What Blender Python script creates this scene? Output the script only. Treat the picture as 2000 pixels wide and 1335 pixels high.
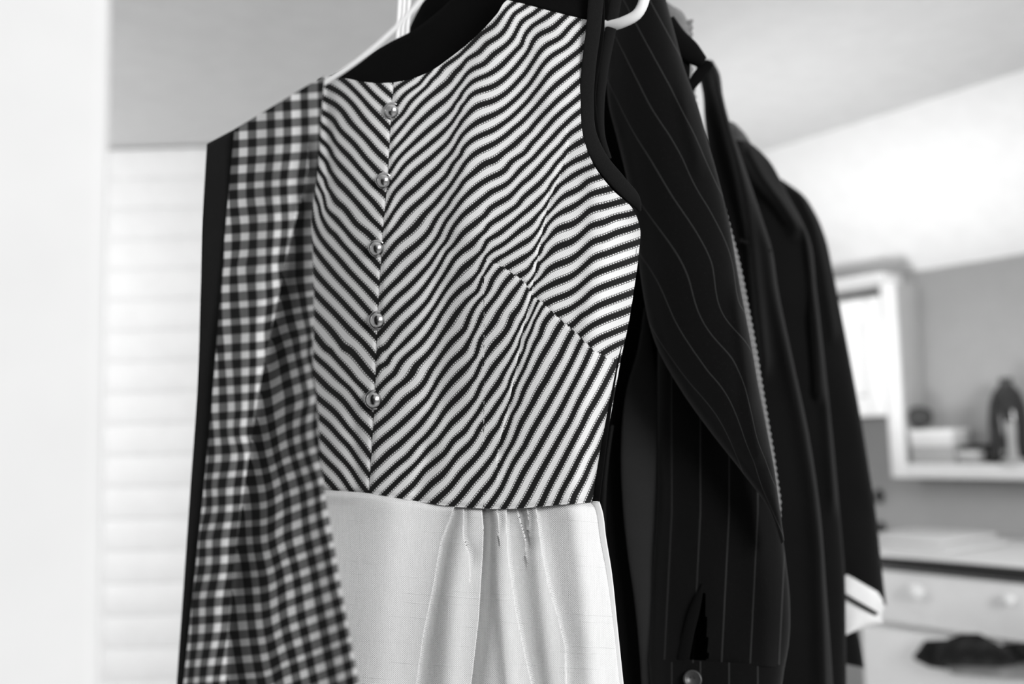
import bpy, math, random
import numpy as np
random.seed(4); np.random.seed(4)
for o in list(bpy.data.objects):
    bpy.data.objects.remove(o)
SC = bpy.context.scene
COL = SC.collection

# ------------------------------------------------------------------ camera
FPX = 1944.0                      # focal length in pixels of the 2000 px wide frame
PITCH, ROLL, CAMZ = math.radians(5.6), math.radians(1.5), 1.40
C0 = np.array([0.0, 0.0, CAMZ])
Fw = np.array([0, math.cos(PITCH), math.sin(PITCH)])
_R0 = np.array([1.0, 0, 0]); _U0 = np.array([0, -math.sin(PITCH), math.cos(PITCH)])
Rt = _R0*math.cos(ROLL) - _U0*math.sin(ROLL)
Up = _U0*math.cos(ROLL) + _R0*math.sin(ROLL)
from mathutils import Matrix, Vector
cd = bpy.data.cameras.new('camera'); cam = bpy.data.objects.new('camera', cd); COL.objects.link(cam)
M = Matrix(((Rt[0], Up[0], -Fw[0], C0[0]), (Rt[1], Up[1], -Fw[1], C0[1]), (Rt[2], Up[2], -Fw[2], C0[2]), (0, 0, 0, 1)))
cam.matrix_world = M
cd.sensor_width = 36; cd.lens = FPX*36/2000; cd.clip_start = 0.02
cd.dof.use_dof = True; cd.dof.focus_distance = 0.80; cd.dof.aperture_fstop = 2.6
SC.camera = cam
# ------------------------------------------------------------------ world and lights
w = bpy.data.worlds.new('world'); SC.world = w; w.use_nodes = True
w.node_tree.nodes['Background'].inputs[0].default_value = (1, 1, 1, 1)
w.node_tree.nodes['Background'].inputs[1].default_value = 0.46
def area(name, loc, target, size, sizey, energy):
    l = bpy.data.lights.new(name, 'AREA'); l.shape = 'RECTANGLE'; l.size = size; l.size_y = sizey; l.energy = energy
    o = bpy.data.objects.new(name, l); COL.objects.link(o); o.location = loc
    d = Vector(target)-Vector(loc); o.rotation_euler = d.to_track_quat('-Z', 'Y').to_euler()
    return o
area('key_light', (1.35, -1.15, 1.98), (0.1, 0.9, 1.35), 0.8, 0.9, 53)  # broad key light from upper right behind the camera, source unseen
sl = bpy.data.lights.new('slope_fill', 'SPOT'); sl.energy = 28; sl.spot_size = math.radians(112); sl.spot_blend = 1.0; sl.shadow_soft_size = 0.12  # unseen spot added behind the coats to brighten the sloped ceiling
so = bpy.data.objects.new('slope_fill', sl); COL.objects.link(so); so.location = (0.52, 2.05, 1.12)
so.rotation_euler = (Vector((0.85, 2.2, 2.1))-Vector(so.location)).to_track_quat('-Z', 'Y').to_euler()
area('back_wall_fill', (-1.7, 1.0, 1.75), (-1.9, 2.4, 0.9), 0.6, 0.6, 24)  # unseen area light added to brighten the back wall
SC.view_settings.view_transform = 'Standard'; SC.view_settings.look = 'None'
SC.view_settings.gamma = 1; SC.view_settings.use_curve_mapping = False
SC.view_settings.exposure = 0.0

# ------------------------------------------------------------------ geometry helpers
def ray(px, py):
    px = np.asarray(px, float); py = np.asarray(py, float)
    return Fw + Rt*((px-1000)/FPX)[..., None] - Up*((py-667.5)/FPX)[..., None]
def P(px, py, d):                 # point seen at that pixel, d metres in front of the camera
    return C0 + ray(px, py)*np.asarray(d, float)[..., None]
class Plane:                      # vertical hanging plane of a garment
    def __init__(s, px, py, d, yaw):
        s.p0 = P(px, py, d); a = math.radians(yaw); s.n = np.array([-math.sin(a), -math.cos(a), 0])
    def depth(s, px, py):
        r = ray(px, py); return np.dot(s.p0-C0, s.n)/(r@s.n)
    def at(s, px, py, off=0.0):
        return P(px, py, s.depth(px, py)-off)
def spline(pts, n):
    """smooth curve through control points, n samples"""
    p = np.array(pts, float); d = np.r_[0, np.cumsum(np.maximum(np.linalg.norm(np.diff(p[:, :2], axis=0), axis=1), 1e-6))]
    m = np.gradient(p, d, axis=0) if len(p) > 2 else np.repeat((p[1:]-p[:1])/d[-1], 2, 0)
    t = np.linspace(0, d[-1], n); i = np.clip(np.searchsorted(d, t, 'right')-1, 0, len(p)-2)
    h = (d[i+1]-d[i])[:, None]; s = ((t-d[i])/(d[i+1]-d[i]))[:, None]
    return ((2*s**3-3*s**2+1)*p[i] + (s**3-2*s**2+s)*h*m[i] + (-2*s**3+3*s**2)*p[i+1] + (s**3-s**2)*h*m[i+1])
def coons(top, bottom, left, right, nu, nv):
    T, B, L, R_ = spline(top, nu), spline(bottom, nu), spline(left, nv), spline(right, nv)
    u = np.linspace(0, 1, nu)[None, :, None]; v = np.linspace(0, 1, nv)[:, None, None]
    return ((1-v)*T[None]+v*B[None]+(1-u)*L[:, None]+u*R_[:, None]
            - ((1-u)*(1-v)*T[0]+u*(1-v)*T[-1]+(1-u)*v*B[0]+u*v*B[-1]))
def sm(x): x = np.clip(x, 0, 1); return x*x*(3-2*x)
def mesh_obj(name, V, F, mat=None, parent=None, attrs=None, smooth=True, flat=None):
    V = np.asarray(V, float).reshape(-1, 3); F = np.asarray(F, int)
    used = np.unique(F); re = -np.ones(len(V), int); re[used] = np.arange(len(used))
    V = V[used]; F = re[F]
    me = bpy.data.meshes.new(name); k = F.shape[1]
    me.vertices.add(len(V)); me.vertices.foreach_set('co', V.ravel())
    me.loops.add(F.size); me.loops.foreach_set('vertex_index', F.ravel())
    me.polygons.add(len(F)); me.polygons.foreach_set('loop_start', np.arange(len(F))*k)
    for an, av in (attrs or {}).items():
        a = me.attributes.new(an, 'FLOAT', 'POINT'); a.data.foreach_set('value', np.asarray(av, np.float32).ravel()[used])
    me.update(calc_edges=True)
    if smooth: me.polygons.foreach_set('use_smooth', np.ones(len(F), bool) if flat is None else ~np.asarray(flat))
    if mat: me.materials.append(mat)
    o = bpy.data.objects.new(name, me); COL.objects.link(o)
    if parent:
        o.parent = parent; o.matrix_parent_inverse = parent.matrix_basis.inverted()
    return o
def gfaces(nv, nu, closed=False, mask=None, base=0):
    i = np.arange(nv-1)[:, None]; j = np.arange(nu if closed else nu-1)[None, :]; j2 = (j+1) % nu
    f = np.stack(np.broadcast_arrays(i*nu+j, (i+1)*nu+j, (i+1)*nu+j2, i*nu+j2), -1)
    if mask is not None: f = f[mask]
    return f.reshape(-1, 4)+base
def solid(o, t, off=0):
    m = o.modifiers.new('thickness', 'SOLIDIFY'); m.thickness = t; m.offset = off; return o
def tag(o, label=None, cat=None, group=None, kind=None):
    if label: o['label'] = label
    if cat: o['category'] = cat
    if group: o['group'] = group
    if kind: o['kind'] = kind
    return o
def empty(name, loc, label=None, cat=None, group=None):
    o = bpy.data.objects.new(name, None); COL.objects.link(o); o.location = loc; o.empty_display_size = 0.05
    o.matrix_basis = Matrix.Translation(Vector(loc))
    return tag(o, label, cat, group)
def rbf(samples, lam=12):
    S = np.array(samples, float); X = S[:, :2]/100; n = len(X)
    def K(a, b):
        r2 = ((a[:, None]-b[None])**2).sum(-1); return 0.5*r2*np.log(r2+1e-12)
    A = np.zeros((n+3, n+3)); A[:n, :n] = K(X, X)+lam*1e-3*np.eye(n)
    A[:n, n] = 1; A[:n, n+1:] = X; A[n, :n] = 1; A[n+1:, :n] = X.T
    c = np.linalg.solve(A, np.r_[S[:, 2], 0, 0, 0])
    def f(px, py):
        sh = np.shape(px); Q = np.c_[np.ravel(px), np.ravel(py)]/100; out = np.empty(len(Q))
        for s in range(0, len(Q), 8000):
            q = Q[s:s+8000]; out[s:s+8000] = K(q, X)@c[:n]+c[n]+q@c[n+1:]
        return out.reshape(sh)
    return f
def saw(px, py, line, A, L, fade=40, fade2=None):
    """overlapping fold: the cloth right of the line starts A metres lower and rises again over L pixels"""
    l = np.array(line, float); x = np.interp(py, l[:, 1], l[:, 0]); s = px-x
    env = sm((py-l[0, 1]+fade)/fade)*sm((l[-1, 1]+(fade2 or fade)-py)/(fade2 or fade))
    return -A*env*(s > 0)*np.exp(-np.maximum(s, 0)/L)
def tuck(px, py, lines, k=8.0, w=3.0):
    """slides the start of the lower cloth under the upper one"""
    out = px.copy()
    for line in lines:
        l = np.array(line, float); s = px-np.interp(py, l[:, 1], l[:, 0])
        env = sm((py-l[0, 1]+20)/20)*sm((l[-1, 1]+60-py)/60)
        out = out-k*env*(s > 0)*np.exp(-(s/w)**2)
    return out
def snap(px, py, lines):
    """moves the two mesh columns next to a fold line onto it"""
    px = px.copy(); r = np.arange(px.shape[0])
    for line in lines:
        l = np.array(line, float); xv = np.interp(py[:, px.shape[1]//2], l[:, 1], l[:, 0])
        j = np.argmax(px > xv[:, None], 1); ok = (j > 1) & (py[r, j] > l[0, 1]-30) & (py[r, j] < l[-1, 1]+150)
        xv = np.interp(py[r, j], l[:, 1], l[:, 0])
        px[r[ok], j[ok]] = xv[ok]+0.05; px[r[ok], j[ok]-1] = xv[ok]-0.25
    return px
def crossing(px, py, lines):
    """faces that bridge a fold line"""
    m = np.zeros((px.shape[0]-1, px.shape[1]-1), bool)
    for line in lines:
        l = np.array(line, float); c = (px > np.interp(py, l[:, 1], l[:, 0])) & (py > l[0, 1]-40) & (py < l[-1, 1]+150)
        q = c[:-1, :-1]*1+c[1:, :-1]+c[:-1, 1:]+c[1:, 1:]; m |= (q > 0) & (q < 4)
    return m
def ridge(px, py, line, A, wl, wr, fade=60):
    l = np.array(line, float); x = np.interp(py, l[:, 1], l[:, 0]); s = px-x
    env = sm((py-l[0, 1]+fade)/fade)*sm((l[-1, 1]+fade-py)/fade)
    return A*env*np.where(s < 0, np.exp(-(s/wl)**2), np.exp(-(s/wr)**2))
def wob(px, py, sc, A, seed=0):
    r = np.random.RandomState(seed); o = 0
    for k in range(6):
        a, b, p = r.uniform(-1, 1), r.uniform(-1, 1)*0.5, r.uniform(0, 6.28)
        o = o+np.sin((px*a+py*b)/sc*2+p)
    return A*o/3
def tube(name, plane, rows, mat, parent, nu=48, nv=60, front=0.03, back=0.02, fold=None, attrs=None, mask=None, frontn=None):
    """closed sleeve/body: rows of (lx,ly,rx,ry[,front,back]) from top to bottom"""
    R_ = np.array([list(r)+[front, back][len(r)-4:] if len(r) < 6 else r for r in rows], float)
    mid = np.c_[(R_[:, 0]+R_[:, 2])/2, (R_[:, 1]+R_[:, 3])/2, R_]
    S = spline(mid, nv)[:, 2:]
    ph = np.linspace(0, 2*math.pi, nu, endpoint=False)[None]
    t = (1-np.cos(ph))/2
    px = S[:, 0:1]*(1-t)+S[:, 2:3]*t; py = S[:, 1:2]*(1-t)+S[:, 3:4]*t
    sn = np.sin(ph); isf = sn > 1e-6
    off = np.where(isf, np.abs(sn)**0.8*S[:, 4:5], -np.abs(sn)**0.8*S[:, 5:6])
    if fold: off = off+np.where(isf, fold(px, py)*np.abs(sn)**0.5, 0)
    V = plane.at(px, py, off)
    at = {k: np.where(isf, f(px, py), f(px, py)) for k, f in (attrs or {}).items()}
    m = None
    if mask is not None:
        cx = (px+np.roll(px, -1, 1))[:-1]/2; cy = (py[:-1]+py[1:])/2; fr = np.broadcast_to(np.sin(ph+ph[0, 1]/2) > 0, cx.shape)
        m = ~(mask(cx, cy) & fr)
    return mesh_obj(name, V, gfaces(nv, nu, True, m), mat, parent, at)
def strip(name, plane, centre, width, off, mat, parent, n=60, nw=7, bulge=0.002, back=0.003):
    """a band of cloth following a line, rounded, with thickness; width may be one number or a list"""
    c = np.array(centre, float); wv = np.full(len(c), width, float) if np.isscalar(width) else np.array(width, float)
    s = spline(np.c_[c, wv, np.full(len(c), off) if np.isscalar(off) else off], n)
    t = np.gradient(s[:, :2], axis=0); t /= np.linalg.norm(t, axis=1)[:, None]; nrm = np.c_[-t[:, 1], t[:, 0]]
    ph = np.linspace(0, 2*math.pi, 2*nw, endpoint=False)
    k = np.cos(ph)[None]*s[:, 2:3]/2
    px = s[:, 0:1]+nrm[:, 0:1]*k; py = s[:, 1:2]+nrm[:, 1:2]*k
    o = s[:, 3:4]+np.where(np.sin(ph) > 0, bulge*np.sin(ph), back*np.sin(ph))[None]
    return mesh_obj(name, plane.at(px, py, o), gfaces(n, 2*nw, True), mat, parent)
def pipe(name, pts, r, mat, parent, n=80, k=12):
    p = np.array(pts, float); d = np.r_[0, np.cumsum(np.linalg.norm(np.diff(p, axis=0), axis=1))]
    m = np.gradient(p, d, axis=0); t = np.linspace(0, d[-1], n); i = np.clip(np.searchsorted(d, t, 'right')-1, 0, len(p)-2)
    h = (d[i+1]-d[i])[:, None]; s = ((t-d[i])/(d[i+1]-d[i]))[:, None]
    q = ((2*s**3-3*s**2+1)*p[i]+(s**3-2*s**2+s)*h*m[i]+(-2*s**3+3*s**2)*p[i+1]+(s**3-s**2)*h*m[i+1])
    T = np.gradient(q, axis=0); T /= np.linalg.norm(T, axis=1)[:, None]
    a = np.cross(T, [0.13, 0.9, 0.3]); a /= np.linalg.norm(a, axis=1)[:, None]; b = np.cross(T, a)
    ph = np.linspace(0, 2*math.pi, k, endpoint=False)
    V = q[:, None]+r*(a[:, None]*np.cos(ph)[None, :, None]+b[:, None]*np.sin(ph)[None, :, None])
    F = list(gfaces(n, k, True))
    return mesh_obj(name, V, F, mat, parent)
def lathe(name, prof, base, axis, mat, parent=None, k=28):
    base = np.array(base, float); ax = np.array(axis, float); ax /= np.linalg.norm(ax)
    a = np.cross(ax, [0.31, 0.2, 0.93] if abs(ax[2]) < .9 else [1, 0, 0]); a /= np.linalg.norm(a); b = np.cross(ax, a)
    pr = np.array(prof, float); ph = np.linspace(0, 2*math.pi, k, endpoint=False)
    V = base+pr[:, 1][:, None, None]*ax+pr[:, 0][:, None, None]*(a*np.cos(ph)[:, None]+b*np.sin(ph)[:, None])[None]
    return mesh_obj(name, V, gfaces(len(pr), k, True), mat, parent)
def hexa(name, corners, mat, parent=None, bevel=0.0):
    """box from 8 corners: 4 of one end, 4 of the other"""
    F = [(0, 3, 2, 1), (4, 5, 6, 7), (0, 1, 5, 4), (1, 2, 6, 5), (2, 3, 7, 6), (3, 0, 4, 7)]
    o = mesh_obj(name, corners, F, mat, parent, smooth=False)
    import bmesh
    bm = bmesh.new(); bm.from_mesh(o.data); bmesh.ops.recalc_face_normals(bm, faces=bm.faces[:])
    if bevel: bmesh.ops.bevel(bm, geom=bm.edges[:], offset=bevel, segments=2, affect='EDGES', profile=0.5)
    bm.to_mesh(o.data); bm.free()
    return o
def abox(name, x0, x1, y0, y1, z0, z1, mat, parent=None, bevel=0.0):
    return hexa(name, [(x0, y0, z0), (x1, y0, z0), (x1, y1, z0), (x0, y1, z0), (x0, y0, z1), (x1, y0, z1), (x1, y1, z1), (x0, y1, z1)], mat, parent, bevel)

# ------------------------------------------------------------------ materials
class NT:
    def __init__(s, name):
        s.m = bpy.data.materials.new(name); s.m.use_nodes = True; s.t = s.m.node_tree
        s.b = s.t.nodes['Principled BSDF']
    def n(s, kind, **kw):
        nd = s.t.nodes.new(kind)
        for k, v in kw.items(): setattr(nd, k, v)
        return nd
    def put(s, sock, v):
        if isinstance(v, (int, float)): sock.default_value = v
        else: s.t.links.new(v, sock)
    def math(s, op, a, b=None, clamp=False):
        nd = s.n('ShaderNodeMath', operation=op); nd.use_clamp = clamp; s.put(nd.inputs[0], a)
        if b is not None: s.put(nd.inputs[1], b)
        return nd.outputs[0]
    def step(s, a, lo, hi):
        nd = s.n('ShaderNodeMapRange', interpolation_type='SMOOTHSTEP'); s.put(nd.inputs[0], a)
        nd.inputs[1].default_value = lo; nd.inputs[2].default_value = hi
        return nd.outputs[0]
    def attr(s, name): return s.n('ShaderNodeAttribute', attribute_name=name).outputs['Fac']
    def mix(s, f, a, b):
        return s.math('ADD', s.math('MULTIPLY', a, s.math('SUBTRACT', 1.0, f)), s.math('MULTIPLY', b, f))
    def noise(s, scale, detail=3, vec=None, rough=0.5):
        nd = s.n('ShaderNodeTexNoise'); nd.inputs['Scale'].default_value = scale; nd.inputs['Detail'].default_value = detail; nd.inputs['Roughness'].default_value = rough
        if vec is None: vec = s.n('ShaderNodeTexCoord').outputs['Object']
        s.t.links.new(vec, nd.inputs['Vector']); return nd.outputs['Fac']
    def vec(s, x, y, z=0.0):
        nd = s.n('ShaderNodeCombineXYZ'); s.put(nd.inputs[0], x); s.put(nd.inputs[1], y); s.put(nd.inputs[2], z); return nd.outputs[0]
    def color(s, v): s.put(s.b.inputs['Base Color'], v) if not isinstance(v, (int, float)) else setattr(s.b.inputs['Base Color'], 'default_value', (v, v, v, 1))
    def bump(s, h, strength=0.3, dist=0.001):
        nd = s.n('ShaderNodeBump'); nd.inputs['Strength'].default_value = strength; nd.inputs['Distance'].default_value = dist
        s.t.links.new(h, nd.inputs['Height']); s.t.links.new(nd.outputs[0], s.b.inputs['Normal'])
    def end(s, rough=0.8, sheen=0.0, metal=0.0, spec=0.3):
        s.b.inputs['Roughness'].default_value = rough; s.b.inputs['Metallic'].default_value = metal
        s.b.inputs['Specular IOR Level'].default_value = spec
        if sheen: s.b.inputs['Sheen Weight'].default_value = sheen; s.b.inputs['Sheen Roughness'].default_value = 0.5
        return s.m
def plain(name, v, rough=0.6, spec=0.3, metal=0.0, var=0.06, scale=20, sheen=0, bump=0.0):
    t = NT(name); nz = t.noise(scale)
    t.color(t.math('MULTIPLY', t.math('ADD', t.math('MULTIPLY', t.math('SUBTRACT', nz, 0.5), var*2), 1.0), v))
    if bump: t.bump(t.noise(scale*20), bump, 0.001)
    return t.end(rough, sheen, metal, spec)
def cloth(name, v, sheen=0.15, fuzz=900, rough=0.95, var=0.25):
    t = NT(name); a = t.noise(fuzz, 2); b = t.noise(25, 3)
    f = t.math('ADD', t.math('ADD', t.math('MULTIPLY', a, var*2), t.math('MULTIPLY', b, 0.3)), 1-var-0.15)
    t.color(t.math('MULTIPLY', f, v)); t.bump(a, 0.25, 0.0005)
    return t.end(rough, sheen, 0, 0.04)
M_wall = plain('white_wall_paint', 0.82, 0.7, bump=0.05)
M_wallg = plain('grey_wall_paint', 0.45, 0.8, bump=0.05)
M_ceil = plain('ceiling_paint', 0.84, 0.8, bump=0.05)
M_plank = plain('white_plank_paint', 0.82, 0.55)
M_floor = plain('bounce_floor', 0.60, 0.5, scale=6)  # unseen floor, made pale to bounce light up at the dresser
M_white = plain('white_lacquer', 0.90, 0.65, 0.2)
M_plast = plain('white_plastic', 0.88, 0.3, 0.5, var=0.02)
M_dark = plain('dark_parts_and_shadow_gaps', 0.02, 0.5)  # small dark parts, and the shade strips on cabinet and chest
M_paper = plain('off_white_card', 0.72, 0.7)
M_grayc = plain('grey_card', 0.42, 0.7)
M_black = cloth('black_cloth', 0.004, 0.02)
M_blackin = cloth('black_facing', 0.004, 0.01)
M_bind = cloth('black_binding', 0.013, 0.02, 1400, var=0.35)
M_jersey = cloth('black_jersey', 0.006, 0.10)
M_coat = cloth('dark_coat_wool', 0.0055, 0.10)
M_lin = cloth('charcoal_lining', 0.026, 0.02, 1500)
M_knit = cloth('grey_knit', 0.20, 0.2, 500)
M_knit2 = cloth('lit_knit', 0.55, 0.2, 500)  # same knit as the ribbed band, lightened as if strongly lit
M_cuff = cloth('white_cuff_cotton', 0.85, 0.1, 400, var=0.05)
M_lace = cloth('black_lace', 0.015, 0.1)
M_gcl = cloth('grey_cloth', 0.35, 0.1)

def stripes_mat():
    t = NT('striped_knit'); ph = t.attr('phase'); al = t.attr('along')
    d = t.math('ABSOLUTE', t.math('SUBTRACT', t.math('FRACT', t.math('ADD', ph, 0.5)), 0.5))
    core = t.math('SUBTRACT', 1.0, t.step(d, 0.150, 0.175))
    a = t.math('DIVIDE', t.math('SUBTRACT', d, 0.235), 0.075)
    b = t.math('SUBTRACT', t.math('MULTIPLY', t.math('FRACT', al), 2.0), 1.0)
    r = t.math('SQRT', t.math('ADD', t.math('MULTIPLY', a, a), t.math('MULTIPLY', b, b)))
    ring = t.math('MULTIPLY', t.step(r, 0.48, 0.64), t.math('SUBTRACT', 1.0, t.step(r, 1.05, 1.2)))
    zone = t.math('SUBTRACT', 1.0, t.step(d, 0.30, 0.325))
    inner = t.math('MULTIPLY', t.math('SUBTRACT', 1.0, t.step(a, 0.0, 0.35)), t.step(r, 0.9, 1.1))
    dark = t.math('MAXIMUM', core, t.math('MULTIPLY', zone, t.math('MAXIMUM', t.math('MULTIPLY', ring, 0.85), inner)), True)
    rib = t.math('SINE', t.math('MULTIPLY', al, 6.2832*1.5))
    base = t.math('ADD', 0.76, t.math('MULTIPLY', rib, 0.025))
    t.color(t.mix(dark, base, 0.010)); t.bump(t.math('ADD', t.math('MULTIPLY', core, 0.7), t.math('MULTIPLY', rib, 0.2)), 0.25, 0.0008)
    return t.end(0.9, 0.05, 0, 0.15)
M_stripe = stripes_mat()
def linen_mat():
    t = NT('white_slub_linen'); u = t.attr('cu'); v = t.attr('cv')          # metres across and down the cloth
    slub = t.noise(1.0, 3, t.vec(t.math('MULTIPLY', u, 9.0), t.math('MULTIPLY', v, 420.0)))
    slub2 = t.noise(1.0, 2, t.vec(t.math('MULTIPLY', u, 700.0), t.math('MULTIPLY', v, 60.0)))
    wx = t.math('SINE', t.math('MULTIPLY', u, 6.2832/0.0019)); wy = t.math('SINE', t.math('MULTIPLY', v, 6.2832/0.0016))
    weave = t.math('MULTIPLY', wx, wy)
    line = t.step(slub, 0.62, 0.72)
    f = t.math('ADD', t.math('ADD', 0.80, t.math('MULTIPLY', weave, 0.08)), t.math('ADD', t.math('MULTIPLY', line, 0.07), t.math('MULTIPLY', t.math('SUBTRACT', slub2, 0.5), 0.14)))
    t.color(f); t.bump(t.math('ADD', t.math('MULTIPLY', weave, 0.4), t.math('MULTIPLY', line, 1.0)), 0.6, 0.0008)
    return t.end(0.9, 0.05, 0, 0.15)
M_linen = linen_mat()
def check_mat():
    t = NT('black_white_check'); u = t.attr('cu'); v = t.attr('cv')
    def band(c, wid, k):
        fr = t.math('ABSOLUTE', t.math('SUBTRACT', t.math('FRACT', c), 0.5))
        jit = t.noise(1.0, 1, t.vec(t.math('MULTIPLY', t.math('FLOOR', c), 7.31), k, 0.0))
        return t.math('SUBTRACT', 1.0, t.step(t.math('ADD', fr, t.math('MULTIPLY', t.math('SUBTRACT', jit, 0.5), 0.25)), wid-0.03, wid+0.03))
    a = band(t.math('ADD', u, 0.5), 0.25, 1.7); b = band(t.math('ADD', v, 0.5), 0.22, 5.2)
    s = t.math('ADD', a, b); both = t.math('MULTIPLY', a, b)
    f = t.math('ADD', 0.006, t.math('ADD', t.math('MULTIPLY', s, 0.13), t.math('MULTIPLY', both, 0.40)))
    t.color(f); t.bump(t.noise(900, 2), 0.2, 0.0005)
    return t.end(0.9, 0.05, 0, 0.15)
M_check = check_mat()
def pin_mat():
    t = NT('black_pinstripe_wool'); ph = t.attr('phase')
    d = t.math('ABSOLUTE', t.math('SUBTRACT', t.math('FRACT', t.math('ADD', ph, 0.5)), 0.5))
    wig = t.noise(700, 2); line = t.math('SUBTRACT', 1.0, t.step(t.math('ADD', d, t.math('MULTIPLY', wig, 0.015)), 0.022, 0.05))
    fz = t.noise(1300, 2, None, 0.7); sp = t.step(fz, 0.62, 0.78)
    f = t.math('ADD', t.math('ADD', 0.0035, t.math('MULTIPLY', line, 0.020)), t.math('MULTIPLY', sp, 0.02))
    t.color(f); t.bump(t.math('ADD', t.math('MULTIPLY', line, 1.0), t.math('MULTIPLY', fz, 0.4)), 0.4, 0.0008)
    return t.end(0.92, 0.12, 0, 0.03)
M_pin = pin_mat()
M_button = plain('silver_button_metal', 0.55, 0.2, 0.5, 1.0, var=0.03)
M_dbut = plain('dark_horn_button', 0.03, 0.35, 0.5)
M_glass = plain('dark_glazed_ceramic', 0.02, 0.08, 0.6)
M_yarn = plain('dark_yarn', 0.07, 0.9, var=0.5, scale=60)

# ------------------------------------------------------------------ the room
CEIL = 2.12
def hit_z(px, py, z):
    r = ray(px, py); return C0+r*((z-CAMZ)/r[2])
yb = hit_z(300, 287, CEIL)[1]
A36 = math.radians(36)
E1 = np.array([math.sin(A36), -math.cos(A36), 0]); NW = np.array([-math.cos(A36), -math.sin(A36), 0]); W0 = P(1820, 850, 2.5)
def wc(px, py, b=0.0):            # (along wall, height) of a pixel on the plane b metres in front of the right wall
    r = ray(px, py); t = (np.dot(W0+NW*b-C0, NW))/np.dot(r, NW); q = C0+r*t
    return float(np.dot(q-W0, E1)), float(q[2])
def wp(a, b, z): q = W0+E1*a+NW*b; return (q[0], q[1], z)
def wbox(name, a0, a1, b0, b1, z0, z1, mat, parent=None, bevel=0.0):
    return hexa(name, [wp(a0, b0, z0), wp(a1, b0, z0), wp(a1, b1, z0), wp(a0, b1, z0), wp(a0, b0, z1), wp(a1, b0, z1), wp(a1, b1, z1), wp(a0, b1, z1)], mat, parent, bevel)
def struct(o): o['kind'] = 'structure'; return o
WTOP = wc(1820, 525)[1]
CB = float(np.dot(hit_z(1750, 215, CEIL)-W0, NW))          # how far the slope reaches into the room
struct(abox('floor', -2.2, 3.4, -2.2, 4.2, -0.1, 0.0, M_floor))
struct(wbox('wall_right', -1.9, 1.75, -0.1, 0.0, 0.0, WTOP, M_wallg))
struct(hexa('ceiling', [wp(-1.9, 0, WTOP), wp(1.75, 0, WTOP), wp(1.75, CB, CEIL), wp(-1.9, CB, CEIL),
                        wp(-1.9, -0.1, WTOP+.03), wp(1.75, -0.1, WTOP+.03), wp(1.75, CB, CEIL+.1), wp(-1.9, CB, CEIL+.1)], M_ceil))
q0, q1 = wp(-1.9, CB, 0), wp(1.75, CB, 0)
struct(hexa('ceiling', [(-2.2, -.2, CEIL), (q1[0], q1[1], CEIL), (q0[0], q0[1], CEIL), (-2.2, 3.6, CEIL),
                        (-2.2, -.2, CEIL+.1), (q1[0], q1[1], CEIL+.1), (q0[0], q0[1], CEIL+.1), (-2.2, 3.6, CEIL+.1)], M_ceil))
wb = struct(abox('wall_back', -2.2, -0.02, yb+0.02, yb+0.12, 0, CEIL, M_wall))
for i in range(29):
    z0 = i*0.073
    abox('plank', -2.2, -0.02, yb, yb+0.025, z0+0.0004, z0+0.0726, M_plank, wb, 0.0010)
struct(abox('wall_far', -0.02, 1.1, 3.45, 3.55, 0, CEIL, M_wall))
struct(abox('unseen_dark_wall', -2.2, 0.55, -1.75, -1.65, 0, CEIL, plain('dark_reflection_wall', 0.10, 0.8)))  # unseen wall added behind the camera for dark reflections in the buttons
e = P(206, 700, 0.42); wd = np.array([-1, -0.42, 0]); wd /= np.linalg.norm(wd); wn = np.array([wd[1], -wd[0], 0])
wn = wn if wn[1] > 0 else -wn
g0, g1 = e+wd*0, e+wd*0.6; h0, h1 = e+wn*0.09, e+wd*0.6+wn*0.09
struct(hexa('wall_left', [(p[0], p[1], z) for z in (0.0, CEIL) for p in (g0, g1, h1, h0)], plain('pale_wall_paint', 0.66, 0.7), None, 0.006))

# ------------------------------------------------------------------ striped dress
PD = Plane(1000, 600, 0.82, 14)
def tr(ox, oy, sc, data):
    out = []
    for idx, pts in data:
        for x, y in pts: out.append((ox+x/sc, oy+y/sc, idx))
    return out
k4 = 4.172
common = tr(740, 100, k4, [(-2, [(125, 320), (240, 235)]), (-1, [(165, 410), (330, 270), (420, 165)]),
    (0, [(668, 30), (584, 90), (520, 130), (430, 230), (350, 320), (250, 420), (190, 515), (110, 590)]),
    (1, [(668, 150), (584, 240), (480, 320), (350, 430), (230, 560), (100, 720)]), (2, [(668, 260), (600, 340), (500, 430), (350, 560), (200, 720), (85, 850)]),
    (3, [(668, 380), (600, 470), (500, 560), (350, 690), (200, 830), (90, 980)]), (4, [(668, 480), (600, 580), (500, 680), (350, 810), (200, 940), (125, 1040)]),
    (5, [(668, 590), (580, 720), (500, 800), (350, 930), (200, 1070), (125, 1150), (60, 1290)]), (6, [(668, 710), (580, 840), (450, 980), (300, 1120), (200, 1210), (110, 1320)]),
    (7, [(668, 850), (560, 1000), (450, 1110), (230, 1320)]), (8, [(668, 970), (560, 1120), (380, 1320)]), (9, [(668, 1100), (570, 1240), (500, 1320)])])
common += tr(740, 400, k4, [(6, [(40, 180)]), (7, [(45, 290), (150, 170)]), (8, [(60, 410), (150, 300), (300, 170), (450, 0)]),
    (9, [(15, 610), (130, 480), (300, 330), (420, 200), (550, 10)]), (10, [(10, 760), (150, 620), (300, 470), (430, 330), (520, 180), (640, 10)]),
    (11, [(50, 860), (160, 740), (300, 610), (430, 460), (540, 310), (600, 190)]), (12, [(80, 960), (160, 880), (300, 750), (400, 630), (500, 480), (560, 370)]),
    (13, [(0, 1180), (160, 1030), (300, 890), (400, 780), (500, 620), (580, 490)]), (14, [(0, 1310), (100, 1220), (250, 1080), (400, 910), (500, 760), (600, 620)]),
    (15, [(150, 1320), (300, 1170), (400, 1060), (500, 900), (580, 775)]), (16, [(290, 1320), (420, 1190)])])
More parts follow.
